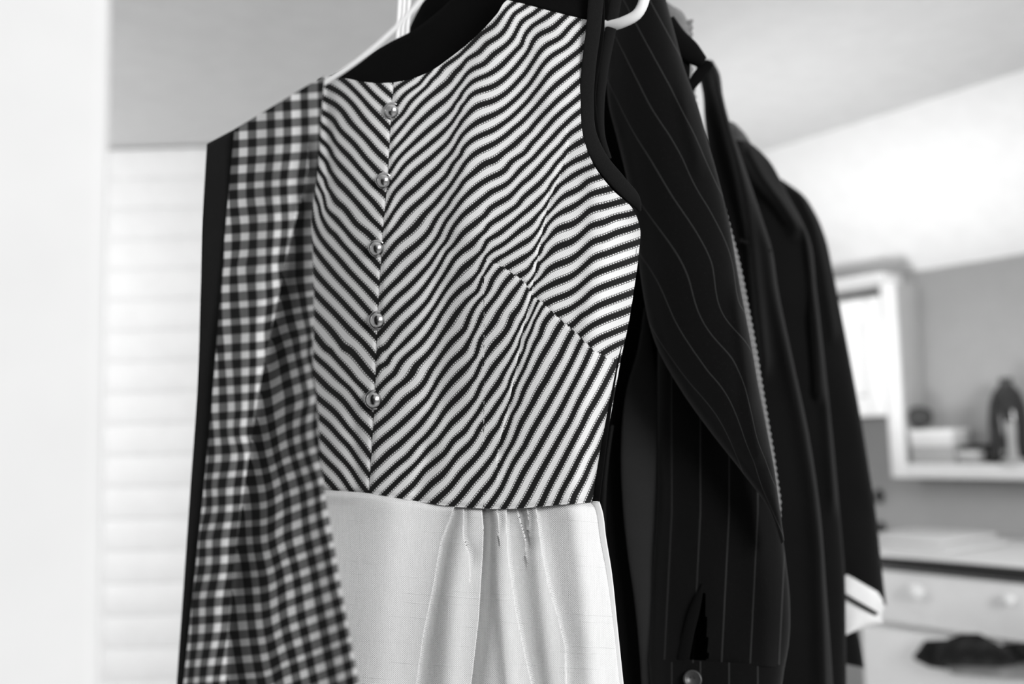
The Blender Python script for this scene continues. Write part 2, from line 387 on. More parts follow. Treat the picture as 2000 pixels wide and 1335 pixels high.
common += tr(700, 680, k4, [(13, [(145, 90), (230, 0)]), (14, [(140, 215), (240, 120)]), (15, [(170, 320), (300, 200)]), (16, [(210, 440), (300, 330), (450, 190)]),
    (17, [(110, 670), (250, 550), (400, 400), (550, 260), (640, 110)]), (18, [(100, 840), (300, 660), (450, 520), (560, 410), (640, 270)]),
    (19, [(85, 1010), (250, 850), (400, 720), (550, 560), (640, 430)]), (20, [(90, 1165), (250, 1010), (400, 880), (550, 720), (640, 610)]),
    (21, [(210, 1190), (350, 1050), (480, 930), (580, 810)]), (22, [(340, 1210), (450, 1110), (540, 990)]), (23, [(470, 1235), (560, 1140)]), (24, [(610, 1255)])])
common += tr(860, 600, k4, [(17, [(83, 290), (150, 225), (200, 180)]), (18, [(83, 450), (200, 340)]), (19, [(83, 620), (200, 500)]), (20, [(83, 790), (200, 670)]), (21, [(83, 950), (200, 840)]), (22, [(83, 1120), (200, 1010)]), (23, [(83, 1280)])])
common += tr(880, 300, k4, [(9, [(0, 370), (100, 230), (200, 150)]), (10, [(0, 500), (100, 370), (200, 280)]), (11, [(0, 640), (100, 500), (200, 420), (285, 355)]),
    (12, [(0, 775), (100, 650), (200, 570), (285, 505)]), (13, [(0, 910), (100, 790), (200, 710), (280, 640)]), (14, [(0, 1055), (100, 930), (200, 850), (262, 800)]),
    (15, [(0, 1200), (100, 1090), (200, 1005), (238, 970)]), (16, [(30, 1325), (100, 1240), (215, 1130)])])
upA = tr(880, 0, k4, [(0, [(0, 500), (250, 275), (350, 210), (425, 115), (510, 30)]), (1, [(0, 640), (60, 560), (130, 480), (240, 420), (290, 360), (400, 290), (480, 180), (520, 110), (600, 60)]),
    (2, [(0, 770), (70, 680), (130, 600), (260, 530), (340, 450), (450, 370), (530, 270), (580, 180), (668, 120)]), (3, [(0, 895), (80, 770), (150, 690), (300, 610), (420, 530), (540, 400), (600, 300), (640, 250)]),
    (4, [(0, 1010), (80, 870), (150, 790), (330, 710), (450, 630), (570, 500), (668, 350)]), (5, [(0, 1130), (80, 990), (150, 920), (330, 830), (450, 760), (560, 650), (668, 510)]),
    (6, [(0, 1250), (80, 1110), (160, 1040), (360, 930), (480, 850), (668, 650)]), (7, [(20, 1330), (100, 1210), (180, 1140), (350, 1060), (480, 970), (668, 770)]),
    (8, [(120, 1320), (220, 1240), (400, 1140), (520, 1040), (668, 900)]), (9, [(300, 1320), (440, 1240), (560, 1140), (668, 1030)]), (10, [(490, 1320), (668, 1160)])])
upA += tr(880, 300, k4, [(9, [(350, 60)]), (10, [(320, 200), (450, 130), (600, 0)]), (11, [(325, 315), (480, 230), (640, 70)]), (12, [(315, 450), (480, 350), (640, 200)]),
    (13, [(312, 575), (420, 510), (550, 420)]), (14, [(298, 700), (400, 650), (520, 550)]), (15, [(285, 830), (400, 760), (550, 640)]), (16, [(345, 890), (480, 800), (560, 750)]), (17, [(450, 940), (560, 870)]), (18, [(550, 1000)]), (19, [(640, 1045)])])
upA += tr(1000, 0, k4, [(1, [(110, 50)]), (2, [(50, 230), (200, 90)]), (3, [(80, 370), (120, 260), (180, 200), (320, 110)]), (4, [(0, 580), (100, 460), (160, 350), (210, 290), (330, 230), (430, 140)]),
    (5, [(120, 580), (200, 460), (260, 390), (390, 310), (470, 220), (540, 160)]), (6, [(150, 680), (250, 530), (330, 450), (480, 350), (530, 290), (610, 210)]), (7, [(150, 800), (300, 610), (400, 530), (500, 450), (580, 385)]),
    (8, [(150, 920), (300, 750), (450, 620), (560, 530)]), (9, [(150, 1060), (300, 890), (450, 750), (550, 660)]), (10, [(200, 1130), (350, 960), (480, 850), (550, 790)]), (11, [(130, 1320), (300, 1150), (430, 1020), (500, 950), (550, 910)]),
    (12, [(260, 1320), (400, 1180), (470, 1090), (560, 1030)]), (13, [(370, 1320), (440, 1230), (570, 1150)]), (14, [(600, 1270)])])
upA += tr(1020, 300, k4, [(11, [(0, 115)]), (12, [(0, 240), (120, 130)]), (13, [(0, 365), (120, 260), (230, 150), (340, 20)]), (14, [(0, 490), (120, 390), (210, 310), (290, 180), (350, 110), (500, 30)]),
    (15, [(0, 610), (100, 530), (180, 450), (240, 340), (300, 260), (400, 190), (530, 120)]), (16, [(0, 730), (100, 660), (160, 590), (210, 480), (290, 390), (400, 320), (480, 280), (540, 220), (600, 200)]),
    (17, [(0, 850), (100, 780), (145, 720), (190, 590), (270, 510), (400, 440), (480, 390), (550, 330), (668, 300)]), (18, [(0, 975), (80, 920), (120, 860), (160, 730), (250, 650), (400, 580), (480, 530), (550, 460), (668, 430)]),
    (19, [(50, 1060), (85, 1030), (125, 885), (250, 790), (400, 720), (480, 660), (550, 590), (668, 560)]), (20, [(95, 1045), (200, 960), (400, 860), (480, 800), (560, 730), (668, 690)]),
    (21, [(85, 1170), (200, 1090), (400, 1000), (480, 940), (560, 870), (668, 820)]), (22, [(190, 1230), (400, 1130), (480, 1070), (560, 1000), (668, 950)]), (23, [(280, 1310), (400, 1260), (500, 1190), (560, 1130), (668, 1080)]), (24, [(480, 1320), (560, 1270), (668, 1220)])])
upA += tr(1120, 360, k4, [(17, [(150, 80), (260, 45)]), (18, [(160, 200), (370, 145)]), (19, [(170, 330), (330, 270), (490, 235)]), (20, [(150, 470), (330, 400), (540, 330)]), (21, [(150, 605), (330, 540), (530, 470)]),
    (22, [(160, 740), (330, 670), (510, 605)]), (23, [(180, 860), (330, 800), (500, 740)]), (24, [(0, 1140), (130, 1040), (300, 950), (470, 885)]), (25, [(50, 1230), (150, 1150), (300, 1080), (435, 1030)]), (26, [(130, 1310), (300, 1220), (420, 1170)]), (27, [(310, 1330), (390, 1290)])])
loB = tr(880, 300, k4, [(16, [(250, 990), (335, 890)]), (17, [(235, 1190), (320, 1080), (410, 940)]), (18, [(250, 1320), (380, 1150), (500, 990)]), (19, [(380, 1320), (500, 1140), (585, 1040)]), (20, [(500, 1320), (600, 1180), (640, 1080)])])
loB += tr(860, 600, k4, [(18, [(320, 110), (350, 50)]), (19, [(290, 400), (325, 265), (450, 100)]), (20, [(285, 570), (335, 440), (440, 300), (560, 150)]), (21, [(290, 735), (335, 620), (450, 460), (560, 320), (640, 180)]),
    (22, [(280, 900), (350, 780), (470, 620), (570, 450), (640, 310)]), (23, [(150, 1200), (250, 1100), (330, 960), (460, 800), (560, 650), (615, 500)]), (24, [(200, 1320), (300, 1210), (400, 1060), (480, 960), (545, 830), (600, 660)])])
loB += tr(1000, 600, k4, [(21, [(110, 80), (135, 10)]), (22, [(60, 310), (95, 190)]), (23, [(240, 5), (180, 110), (110, 280), (60, 430)]), (24, [(330, 50), (230, 230), (130, 420), (60, 570)]), (25, [(405, 130), (290, 320), (190, 500), (100, 670), (0, 865)]),
    (26, [(490, 205), (390, 400), (280, 590), (180, 760), (100, 900)]), (27, [(570, 270), (460, 490), (350, 690), (240, 880), (120, 1090)]), (28, [(650, 330), (560, 520), (450, 730), (340, 930), (230, 1120)]),
    (29, [(668, 550), (560, 740), (470, 930)]), (30, [(668, 780), (570, 960)]), (31, [(668, 1010)])])
loB += [(885, 984, 25), (900, 968, 25), (924, 938, 25), (945, 914, 25), (964, 890, 25), (978, 867, 25), (990, 837, 25), (849, 980, 24), (877, 953, 24), (900, 924, 24), (922, 902, 24),
        (921, 987, 26), (945, 957, 26), (963, 935, 26), (975, 912, 26), (990, 882, 26), (955, 987, 27), (975, 959, 27), (990, 929, 27), (840, 947, 23), (862, 929, 23), (877, 911, 23), (892, 890, 23), (870, 884, 22), (885, 861, 22),
        (987, 987, 28), (1010, 947, 28), (1035, 902, 28), (1019, 987, 29), (1040, 951, 29), (1067, 902, 29), (1056, 986, 30), (1076, 944, 30), (1100, 899, 30), (1124, 855, 30), (1086, 983, 31), (1109, 938, 31), (1140, 878, 31), (1119, 981, 32), (1140, 936, 32), (1002, 905, 27), (1025, 870, 27)]
loB += tr(1100, 660, k4, [(29, [(330, 140), (240, 310), (140, 500)]), (30, [(420, 220), (330, 390), (200, 610), (100, 800)]), (31, [(420, 440), (380, 530), (300, 670), (200, 860), (100, 1040)]), (32, [(360, 740), (290, 900), (200, 1080), (80, 1300)]), (33, [(310, 1060), (220, 1290)])])
leftS = tr(610, 140, k4, [(0, [(530, 90), (660, 210)]), (1, [(400, 85), (500, 190), (600, 280)]), (2, [(230, 50), (330, 140), (450, 270), (630, 460)]), (3, [(110, 110), (250, 190), (350, 290), (450, 420), (620, 600)]),
    (4, [(80, 210), (190, 270), (300, 400), (450, 560), (615, 730)]), (5, [(60, 320), (175, 395), (210, 460), (300, 545), (420, 690), (540, 820)]), (6, [(50, 420), (150, 500), (180, 570), (300, 690), (420, 830), (600, 1010)]),
    (7, [(45, 540), (140, 620), (160, 690), (280, 820), (420, 980), (585, 1170)]), (8, [(45, 660), (120, 730), (140, 810), (260, 950), (420, 1130), (575, 1290)]), (9, [(40, 790), (105, 870), (115, 940), (250, 1100), (450, 1310)]), (10, [(40, 910), (85, 985), (100, 1070), (200, 1200)]), (11, [(30, 1030), (65, 1100), (75, 1180), (180, 1320)])])
leftS += tr(610, 400, k4, [(9, [(350, 150)]), (10, [(100, 20), (200, 130), (350, 300), (555, 510)]), (11, [(150, 220), (300, 380), (545, 640)]), (12, [(60, 260), (130, 350), (300, 540), (535, 790)]), (13, [(40, 390), (120, 490), (300, 690), (470, 880)]),
    (14, [(30, 560), (120, 660), (300, 850), (520, 1080)]), (15, [(25, 720), (130, 830), (300, 1010), (515, 1240)]), (16, [(15, 880), (150, 1020), (300, 1170)]), (17, [(15, 1050), (150, 1180)])])
leftS += tr(610, 680, k4, [(16, [(250, 0), (400, 120), (505, 240)]), (17, [(110, 10), (250, 140), (350, 260), (450, 360)]), (18, [(20, 60), (150, 180), (300, 320), (400, 450), (490, 540)]), (19, [(30, 220), (150, 340), (280, 460), (380, 590), (480, 690)]),
    (20, [(10, 370), (150, 490), (280, 640), (380, 760), (465, 870)]), (21, [(20, 530), (150, 640), (300, 800), (380, 920), (455, 1020)]), (22, [(50, 700), (200, 860), (320, 990), (390, 1100), (440, 1160)]), (23, [(80, 880), (200, 1000), (310, 1150)]), (24, [(90, 1040), (190, 1150)])])
fA, fB, fL = rbf(common+upA), rbf(common+loB), rbf(leftS)
DART = np.array([(900, 505), (945, 508), (965, 512), (980, 520), (1000, 532), (1025, 550), (1040, 578), (1060, 590), (1085, 615), (1120, 645), (1135, 660), (1155, 680), (1175, 693), (1215, 712)], float)
FOLD2 = [(1108, 300), (1090, 350), (1070, 400), (1062, 440), (1052, 490), (1044, 540), (1035, 590), (1022, 640), (1008, 720), (990, 810), (972, 880)]
def lroll(x):
    t = np.clip((770-x)/170, 0, 3); return np.where(t < 1, t*t, 1+0.8*(t-1))
def dress_off(x, y):
    o = 0.028*np.exp(-((x-1030)/240)**2-((y-560)/300)**2)
    o = o-0.045*lroll(x)
    o = o+saw(x, y, FOLD2, 0.0045, 45, 60, 60)
    o = o+ridge(x, y, [(985, 40), (945, 120), (925, 200), (915, 330), (905, 450)], 0.006, 36, 60)
    o = o+ridge(x, y, [(1075, 40), (1060, 90), (1075, 200)], 0.004, 30, 50)
    o = o+ridge(x, y, [(1165, 330), (1165, 420), (1160, 560), (1150, 640)], 0.004, 24, 60)
    o = o+ridge(x, y, [(860, 560), (850, 700), (850, 780)], -0.004, 35, 40)
    o = o+ridge(x, y, [(835, 900), (815, 960)], -0.003, 16, 26)+ridge(x, y, [(690, 830), (695, 960)], -0.003, 20, 14)
    o = o-0.004*np.exp(-((x-640)/10)**2)*sm((420-y)/100)
    for bx, by in BUT: o = o-0.0025*np.exp(-((x-bx-4)**2+(y-by-12)**2)/(26.0**2))
    seamx = np.interp(y, [160, 353, 485, 625, 780, 962], [769, 757, 746, 738, 731, 721])
    o = o-0.0016*np.exp(-((x-seamx)/5)**2)
    dx = np.interp(x, DART[:, 0], DART[:, 1]); o = o-0.0005*np.exp(-((y-dx)/4)**2)*sm((x-945)/15)
    wy = np.interp(x, [600, 722, 800, 870, 930, 1000, 1085, 1168], [956, 962, 975, 986, 991, 992, 985, 979])
    return o-0.002*np.exp(-((y-wy)/6)**2)
BUT = [(766, 217), (750.5, 353), (737, 485), (739, 625), (732, 780)]
BRAD = [16.5, 15.5, 16, 17.5, 18.5]
dress = empty('striped_dress', P(950, 1335, 0.83), 'sleeveless dress with chevron striped bodice, silver buttons and pale linen skirt', 'dress')
SEAM = [(769, 161), (763, 250), (757, 353), (750, 430), (745, 500), (738, 625), (732, 780), (726, 880), (721, 963)]
WR = [(721, 963), (800, 976), (870, 987), (930, 992), (1000, 993), (1085, 986), (1168, 980)]
RIGHT = [(1146, 38), (1139, 120), (1134, 200), (1140, 270), (1160, 322), (1198, 372), (1236, 408), (1249, 440), (1247, 500), (1239, 560), (1228, 630), (1215, 690), (1203, 756), (1189, 833), (1177, 905), (1168, 980)]
NECK = [(769, 161), (800, 155), (842, 138), (880, 112), (915, 84), (945, 56), (970, 28), (994, 0), (1001, 1), (1020, 6), (1065, 18), (1105, 29), (1146, 38)]
nu, nv = 230, 430
G = coons(NECK, WR, SEAM, RIGHT, nu, nv)
x, y = snap(G[..., 0], G[..., 1], [FOLD2]), G[..., 1]; U = np.broadcast_to(np.linspace(0, 1, nu), x.shape)
low = lambda x, y: (x > 945) & (y > np.interp(x, DART[:, 0], DART[:, 1]))
wB = sm((x-885)/55)*(y > 509)+(y > 740)*1.0
wB = np.clip(wB, 0, 1)
a_, b_ = fA(x, y), fB(x, y)
blend = np.where(y > 740, b_, a_*(1-wB)+b_*wB)
blend = np.where((x < 945) & (y > 480), a_*(1-sm((y-480)/80))+b_*sm((y-480)/80), blend)
phA = np.where(x < 945, blend, a_); phB = np.where(x < 945, blend, b_)
off = dress_off(x, y)-0.03*np.clip((U-0.86)/0.14, 0, 1)**2*sm((y-400)/90)
V = PD.at(tuck(x, y, [FOLD2], 5, 3), y, off); al = (x*0.80-y*0.62)/5.1
cx = (x[:-1, :-1]+x[1:, 1:])/2; cy = (y[:-1, :-1]+y[1:, 1:])/2; mB = low(cx, cy)
F = np.r_[gfaces(nv, nu, False, ~mB), gfaces(nv, nu, False, mB, nu*nv)]; cr = crossing(x, y, [FOLD2])
mesh_obj('bodice_panel', np.r_[V.reshape(-1, 3), V.reshape(-1, 3)], F, M_stripe, dress, {'phase': np.r_[phA.ravel(), phB.ravel()], 'along': np.r_[al.ravel(), ((x*0.5-y*0.86)/5.1).ravel()]}, flat=np.r_[cr[~mB], cr[mB]])
nu2 = 130
G = coons([(566, 208), (600, 178), (634, 149), (653, 150), (682, 154), (706, 159), (740, 162), (769, 161)], [(520, 952), (600, 955), (660, 958), (721, 963)], [(566, 208), (530, 320), (480, 470), (495, 740), (520, 952)], SEAM, nu2, nv)
x, y = G[..., 0], G[..., 1]
mesh_obj('bodice_panel', PD.at(x, y, dress_off(x, y)-0.0006), gfaces(nv, nu2), M_stripe, dress, {'phase': fL(x, y), 'along': (x*0.68+y*0.74)/5.1})
# back of the dress (dark inside), its far sheet
def back_sheet(name, top, bottom, left, right, off, mat, parent, nu=40, nv=60, plane=PD, f=None):
    G = coons(top, bottom, left, right, nu, nv); x, y = G[..., 0], G[..., 1]
    u = np.linspace(0, 1, nu)[None]; v = np.linspace(0, 1, nv)[:, None]
    o = off*(1-(2*u-1)**4)+0*v
    if f is not None: o = o+f(x, y)
    return solid(mesh_obj(name, plane.at(x, y, o-0.012), gfaces(nv, nu), mat, parent), 0.0015, -1)
back_sheet('back_panel', [(572, 214), (630, 158), (700, 119), (768, 79), (802, 62), (845, 31), (880, 0), (930, -50), (1040, -90), (1175, -70)], [(524, 955), (880, 985), (1168, 978)],
           [(572, 214), (500, 470), (524, 955)], [(1175, -70), (1178, 60), (1162, 200), (1180, 300), (1238, 415), (1232, 560), (1200, 740), (1168, 978)], -0.045, M_blackin, dress, f=lambda x, y: -0.055*lroll(x)*sm((y-150)/60))
G = coons([(1045, -90), (1100, -82), (1178, -70)], [(994, 0), (1020, 6), (1065, 18), (1146, 38)], [(1045, -90), (1020, -45), (994, 0)], [(1178, -70), (1160, -20), (1146, 38)], 30, 20)
solid(mesh_obj('shoulder_yoke', PD.at(G[..., 0], G[..., 1], dress_off(G[..., 0], G[..., 1])+0.0005), gfaces(20, 30), M_blackin, dress), 0.002, -1)
ARM = [(1178, -70), (1164, 0), (1160, 50), (1151, 120), (1146, 195), (1151, 262), (1173, 312), (1210, 358), (1243, 396), (1250, 412)]
strip('armhole_binding', PD, ARM, [30, 30, 29, 28, 28, 29, 31, 31, 20, 6], [0.012, 0.01, 0.008, 0.006, 0.005, 0.006, 0.009, 0.008, 0.0, -0.012], M_bind, dress, 90, 9, 0.0015, 0.002)
strip('armhole_binding', PD, [(1215, -70), (1202, 0), (1192, 60), (1178, 140), (1172, 210), (1176, 270), (1190, 310)], [24, 24, 22, 20, 17, 14, 10], -0.035, M_bind, dress, 50, 7)
for (bx, by), br in zip(BUT, BRAD):
    c = PD.at(bx, by, float(dress_off(np.array(bx), np.array(by)))+0.0005); r = br/FPX*0.82*1.12
    ax = C0-c; ax = ax/np.linalg.norm(ax)
    pr = [(0.3, -.25), (1.0, -.1), (1.0, .12), (.93, .2), (.86, .19), (.82, .25), (.78, .42), (.66, .6), (.48, .74), (.25, .82), (.0, .85)]
    lathe('button', [(a*r, b*r) for a, b in pr], c, ax, M_button, dress, 32)
# skirt
VAL = [([(890, 985), (875, 1022), (862, 1058), (848, 1143), (828, 1241), (815, 1335), (800, 1450)], 0.010, 34), ([(941, 985), (945, 1030), (944, 1072), (935, 1213), (921, 1335), (910, 1450)], 0.017, 15),
       ([(990, 990), (990, 1016), (994, 1086), (1008, 1185), (1028, 1283), (1040, 1335), (1060, 1450)], 0.010, 42), ([(1048, 985), (1059, 1072), (1073, 1143), (1090, 1199), (1105, 1260)], 0.007, 45),
       ([(907, 985), (906, 1044), (918, 1081)], 0.005, 14), ([(1009, 985), (1022, 1030), (1028, 1053)], 0.005, 14), ([(972, 985), (975, 1012)], 0.003, 8), ([(1030, 985), (1034, 1010)], 0.003, 8)]
def skirt_off(x, y):
    o = 0.016*sm((y-975)/300)*np.exp(-((x-1000)/300)**2)+0.004
    for l, A, L in VAL: o = o+saw(x, y, l, A*1.3, L, 25, 140 if A > .006 else 40)
    o = o+ridge(x, y, [(905, 1000), (880, 1150), (870, 1335)], 0.006, 26, 30)+ridge(x, y, [(968, 1000), (975, 1150), (992, 1335)], 0.004, 14, 26)
    o = o+ridge(x, y, [(760, 1000), (740, 1200), (730, 1400)], 0.006, 60, 50)-0.02*lroll(x+50)
    o = o+ridge(x, y, [(1040, 1010), (1055, 1150), (1075, 1335)], 0.004, 18, 24)+ridge(x, y, [(1140, 1010), (1155, 1200), (1170, 1400)], 0.005, 50, 40)
    wy = np.interp(x, [600, 722, 800, 870, 930, 1000, 1085, 1168], [956, 962, 975, 986, 991, 992, 985, 979])
    return o-0.005*np.exp(-((y-wy)/6.0)**2)
WS = [(520, 952), (600, 955), (660, 958), (721, 963), (800, 976), (870, 987), (930, 992), (1000, 993), (1085, 986), (1150, 980), (1168, 980)]
nu3, nv3 = 420, 150
SR = [(1168, 980), (1173, 995), (1181, 1050), (1191, 1110), (1203, 1220), (1215, 1335), (1228, 1460)]
G = coons(WS, [(470, 1450), (900, 1460), (1228, 1460)], [(520, 952), (495, 1150), (470, 1450)], SR, nu3, nv3)
x, y = snap(G[..., 0], G[..., 1], [q[0] for q in VAL]), G[..., 1]; U = np.broadcast_to(np.linspace(0, 1, nu3), x.shape)
off = 0.6*(0.028*np.exp(-((x-1030)/240)**2-((np.minimum(y, 985)-560)/300)**2)-0.045*lroll(x))*np.exp(-np.maximum(y-985, 0)/60)+skirt_off(x, y)-0.028*np.clip((U-0.90)/0.10, 0, 1)**2-0.004
mesh_obj('skirt', PD.at(tuck(x, y, [q[0] for q in VAL]), y, off), gfaces(nv3, nu3), M_linen, dress, {'cu': x/FPX*.82, 'cv': (y+0.06*(1200-x))/FPX*.82}, flat=crossing(x, y, [q[0] for q in VAL]).ravel())
back_sheet('skirt_back', WS, [(470, 1450), (900, 1460), (1225, 1460)], [(520, 952), (495, 1150), (470, 1450)], SR, -0.05, M_linen, dress, f=lambda x, y: -0.05*lroll(x)*np.exp(-np.maximum(y-985, 0)/60)-0.02*lroll(x+50))

# ------------------------------------------------------------------ checked garment, nearest the camera
PC = Plane(520, 600, 0.655, 20)
chk = empty('checked_shirt', P(520, 1335, 0.62), 'out-of-focus black and white checked shirt hanging nearest the camera', 'shirt')
cs = []
def colu(u, pts):
    for a, b in pts: cs.append((a, b, u))
colu(0, [(475, 250), (475, 300), (473, 400), (469, 520), (475, 585), (481, 644), (480, 703), (478, 780), (474, 850)])
colu(1, [(511, 230), (511, 300), (513, 420), (514, 515), (512, 585), (507, 644)]); colu(2, [(544, 205), (544, 300), (540, 400), (535, 515)]); colu(3, [(577, 180), (577, 300), (570, 355)]); colu(4, [(611, 160), (611, 300), (606, 390)])
colu(-1, [(445, 515), (441, 590), (442, 644), (444, 703), (453, 800), (459, 880), (447, 1000), (438, 1100), (425, 1220), (408, 1335)]); colu(-2, [(421, 703), (420, 800), (425, 880), (418, 950), (408, 1050), (395, 1170), (385, 1300)]); colu(-3, [(399, 880), (396, 980), (380, 1100), (363, 1300)])
top_ = [p for p in cs if p[1] < 395]; fUl = rbf(cs, 30); cs = list(top_)
colu(4, [(603, 430), (604, 520), (607, 600), (612, 700), (624, 800), (640, 900), (660, 1000), (690, 1130)]); colu(3, [(567, 548), (577, 584), (588, 637), (594, 665), (600, 711), (606, 752), (612, 785), (629, 938), (650, 1060), (675, 1180), (696, 1300)])
colu(2, [(553, 644), (562, 668), (576, 733), (585, 792), (606, 960), (630, 1120), (663, 1300)]); colu(1, [(537, 745), (544, 800), (560, 900), (580, 1020), (602, 1160), (625, 1300)]); colu(0, [(529, 900), (545, 1050), (570, 1200), (591, 1300)])
colu(-1, [(500, 900), (515, 1000), (530, 1120), (558, 1300)]); colu(-2, [(485, 1000), (500, 1150), (520, 1300)])
fUr = rbf(cs, 30)

CV = [(602, 330), (592, 380), (575, 440), (556, 520), (540, 600), (518, 700), (500, 800), (485, 900), (470, 1000), (456, 1120), (445, 1250), (438, 1400)]
def chk_off(x, y):
    o = saw(x, y, CV, 0.040, 60, 70)
    o = o+ridge(x, y, [(560, 150), (545, 350), (520, 520), (485, 720), (455, 920), (425, 1150), (400, 1400)], 0.008, 40, 30)
    o = o+ridge(x, y, [(625, 150), (615, 400), (605, 700), (620, 900), (660, 1150), (690, 1400)], 0.010, 40, 60)
    return o+wob(x, y, 60, 0.0018, 3)
CR = [(634, 148), (626, 250), (620, 340), (609, 420), (611, 500), (613, 600), (612, 700), (620, 800), (631, 938), (647, 1030), (664, 1128), (682, 1230), (702, 1335), (725, 1450)]
CLb = [(458, 252), (449, 350), (440, 450), (432, 560), (424, 660), (408, 850), (388, 1050), (358, 1335), (345, 1450)]
G = coons([(458, 252), (545, 200), (600, 167), (634, 148)], [(345, 1450), (530, 1450), (725, 1450)], CLb, CR, 140, 300)
x, y = snap(G[..., 0], G[..., 1], [CV]), G[..., 1]; s_ = sm((x-500)/60)*sm((y-480)/250)
v_ = (y+0.08*(x-475)+s_*0.30*(x-500))/33.0
V = PC.at(tuck(x, y, [CV], 12, 5), y, chk_off(x, y)).reshape(-1, 3); cvl = np.array(CV, float)
mB = ((x[:-1, :-1]+x[1:, 1:])/2 > np.interp(y[:-1, :-1], cvl[:, 1], cvl[:, 0])) & (y[:-1, :-1] > 330)
o1 = mesh_obj('checked_front', np.r_[V, V], np.r_[gfaces(300, 140, False, ~mB), gfaces(300, 140, False, mB, 300*140)], M_check, chk, {'cu': np.r_[fUl(x, y).ravel(), fUr(x, y).ravel()], 'cv': np.r_[v_.ravel(), v_.ravel()]}, flat=(lambda c: np.r_[c[~mB], c[mB]])(crossing(x, y, [CV])))
CLa = [(404, 281), (397, 400), (392, 560), (386, 750), (372, 950), (356, 1180), (345, 1335), (338, 1450)]
G = coons([(404, 281), (432, 266), (462, 250)], [(338, 1450), (345, 1450), (352, 1450)], CLa, [(462, 250), (453, 350), (444, 450), (436, 560), (428, 660), (412, 850), (392, 1050), (362, 1335), (352, 1450)], 14, 80)
x, y = G[..., 0], G[..., 1]
solid(mesh_obj('black_side_panel', PC.at(x, y, chk_off(x, y)*0-0.004+wob(x, y, 30, 0.001, 8)), gfaces(80, 14), cloth('black_side_cloth', 0.014, 0.02), chk), 0.003, -1)
G = coons([(412, 293), (545, 212), (616, 170)], [(342, 1450), (530, 1450), (710, 1450)], [(412, 293)]+[(a+4, b) for a, b in CLa[1:]], [(616, 170)]+[(a-14, b) for a, b in CR[1:]], 40, 60)
u = np.linspace(0, 1, 40)[None]
solid(mesh_obj('checked_back', PC.at(G[..., 0], G[..., 1], -0.055-0.02*(1-(2*u-1)**4)+0*G[..., 0]), gfaces(60, 40), M_black, chk), 0.0015, -1)
hg = empty('clothes_hanger', PC.at(636, 152, -0.004), 'white plastic hanger rising out of the checked shirt', 'hanger', 'white hangers')
pts = [(480, 258), (530, 227), (600, 182), (640, 158), (700, 117), (760, 66), (810, 14), (850, -40), (868, -90)]
pipe('hanger_arm', [PC.at(a, b, -0.006) for a, b in pts], 0.0017, M_plast, hg)

def hook(top, parent, h=0.075):
    t = np.array(top); pts_ = [t, t+[0, 0, h*.35]]+[t+[0, 0.018*math.sin(a)*1.0, h*.35+0.02+0.0-0.02*math.cos(a)*1.0] for a in np.linspace(0.5, 4.6, 10)]
    pipe('hook', pts_, 0.0017, M_plast, parent, 50, 8)
hook(PC.at(868, -90, -0.006), hg)
# ------------------------------------------------------------------ pinstripe jacket and its hanger
PJ = Plane(1400, 600, 0.90, 10)
jk = empty('pinstripe_jacket', P(1400, 1335, 0.92), 'black wool pinstripe jacket directly behind the striped dress', 'jacket')
ps = [(1384, 400, 3), (1425, 494, 3), (1440, 600, 3), (1324, 400, 2), (1395, 516, 2), (1440, 610, 2.15), (1462, 670, 2), (1485, 812, 2), (1500, 868, 2), (1256, 407, 1), (1350, 557, 1), (1432, 696, 1), (1458, 760, 1), (1477, 812, 1), (1507, 940, 1),
      (1252, 500, 0), (1316, 625, 0), (1380, 730, 0), (1451, 842, 0), (1477, 898, 0), (1505, 985, 0), (1310, 168, 4), (1337, 228, 4), (1370, 300, 4), (1403, 375, 4), (1268, 207, 3), (1310, 264, 3), (1337, 309, 3), (1244, 273, 2), (1280, 330, 2), (1190, 285, 1), (1220, 340, 1)]
fP = rbf([p for p in ps if not (p[0] == 1440 and p[1] == 610)], 250)
def jk_fold(x, y):
    return (ridge(x, y, [(1440, 600), (1452, 680), (1462, 760)], 0.006, 12, 30, 60)+ridge(x, y, [(1465, 800), (1480, 880)], 0.005, 12, 20, 40)
            + ridge(x, y, [(1335, 200), (1350, 260), (1362, 300)], 0.005, 14, 20, 60)+wob(x, y, 45, 0.0015, 5))
tube('front_drape', PJ, [(1195, -90, 1282, -90), (1190, 0, 1301, 0), (1185, 60, 1317, 60), (1185, 130, 1336, 130), (1188, 200, 1361, 200), (1205, 270, 1381, 270), (1222, 340, 1401, 340), (1242, 440, 1424, 435), (1251, 540, 1443, 545), (1280, 670, 1467, 672), (1332, 765, 1484, 770), (1393, 850, 1500, 850, 0.026, 0.02), (1452, 925, 1513, 920, 0.02, 0.015), (1499, 990, 1522, 985, 0.014, 0.01), (1526, 1062, 1532, 1055, 0.006, 0.006)],
     M_pin, jk, 140, 220, 0.030, 0.02, jk_fold, {'phase': fP})
SL = np.array([(1375, 1146), (1337, 1286), (1352, 1289), (1384, 1287), (1380, 1210)], float)
def inpoly(x, y):
    c = np.zeros(np.shape(x), bool); n = len(SL)
    for i in range(n):
        x1, y1 = SL[i]; x2, y2 = SL[(i+1) % n]
        c ^= ((y1 > y) != (y2 > y)) & (x < (x2-x1)*(y-y1)/(y2-y1+1e-9)+x1)
    return c
PJ2 = Plane(1400, 900, 0.945, 10)
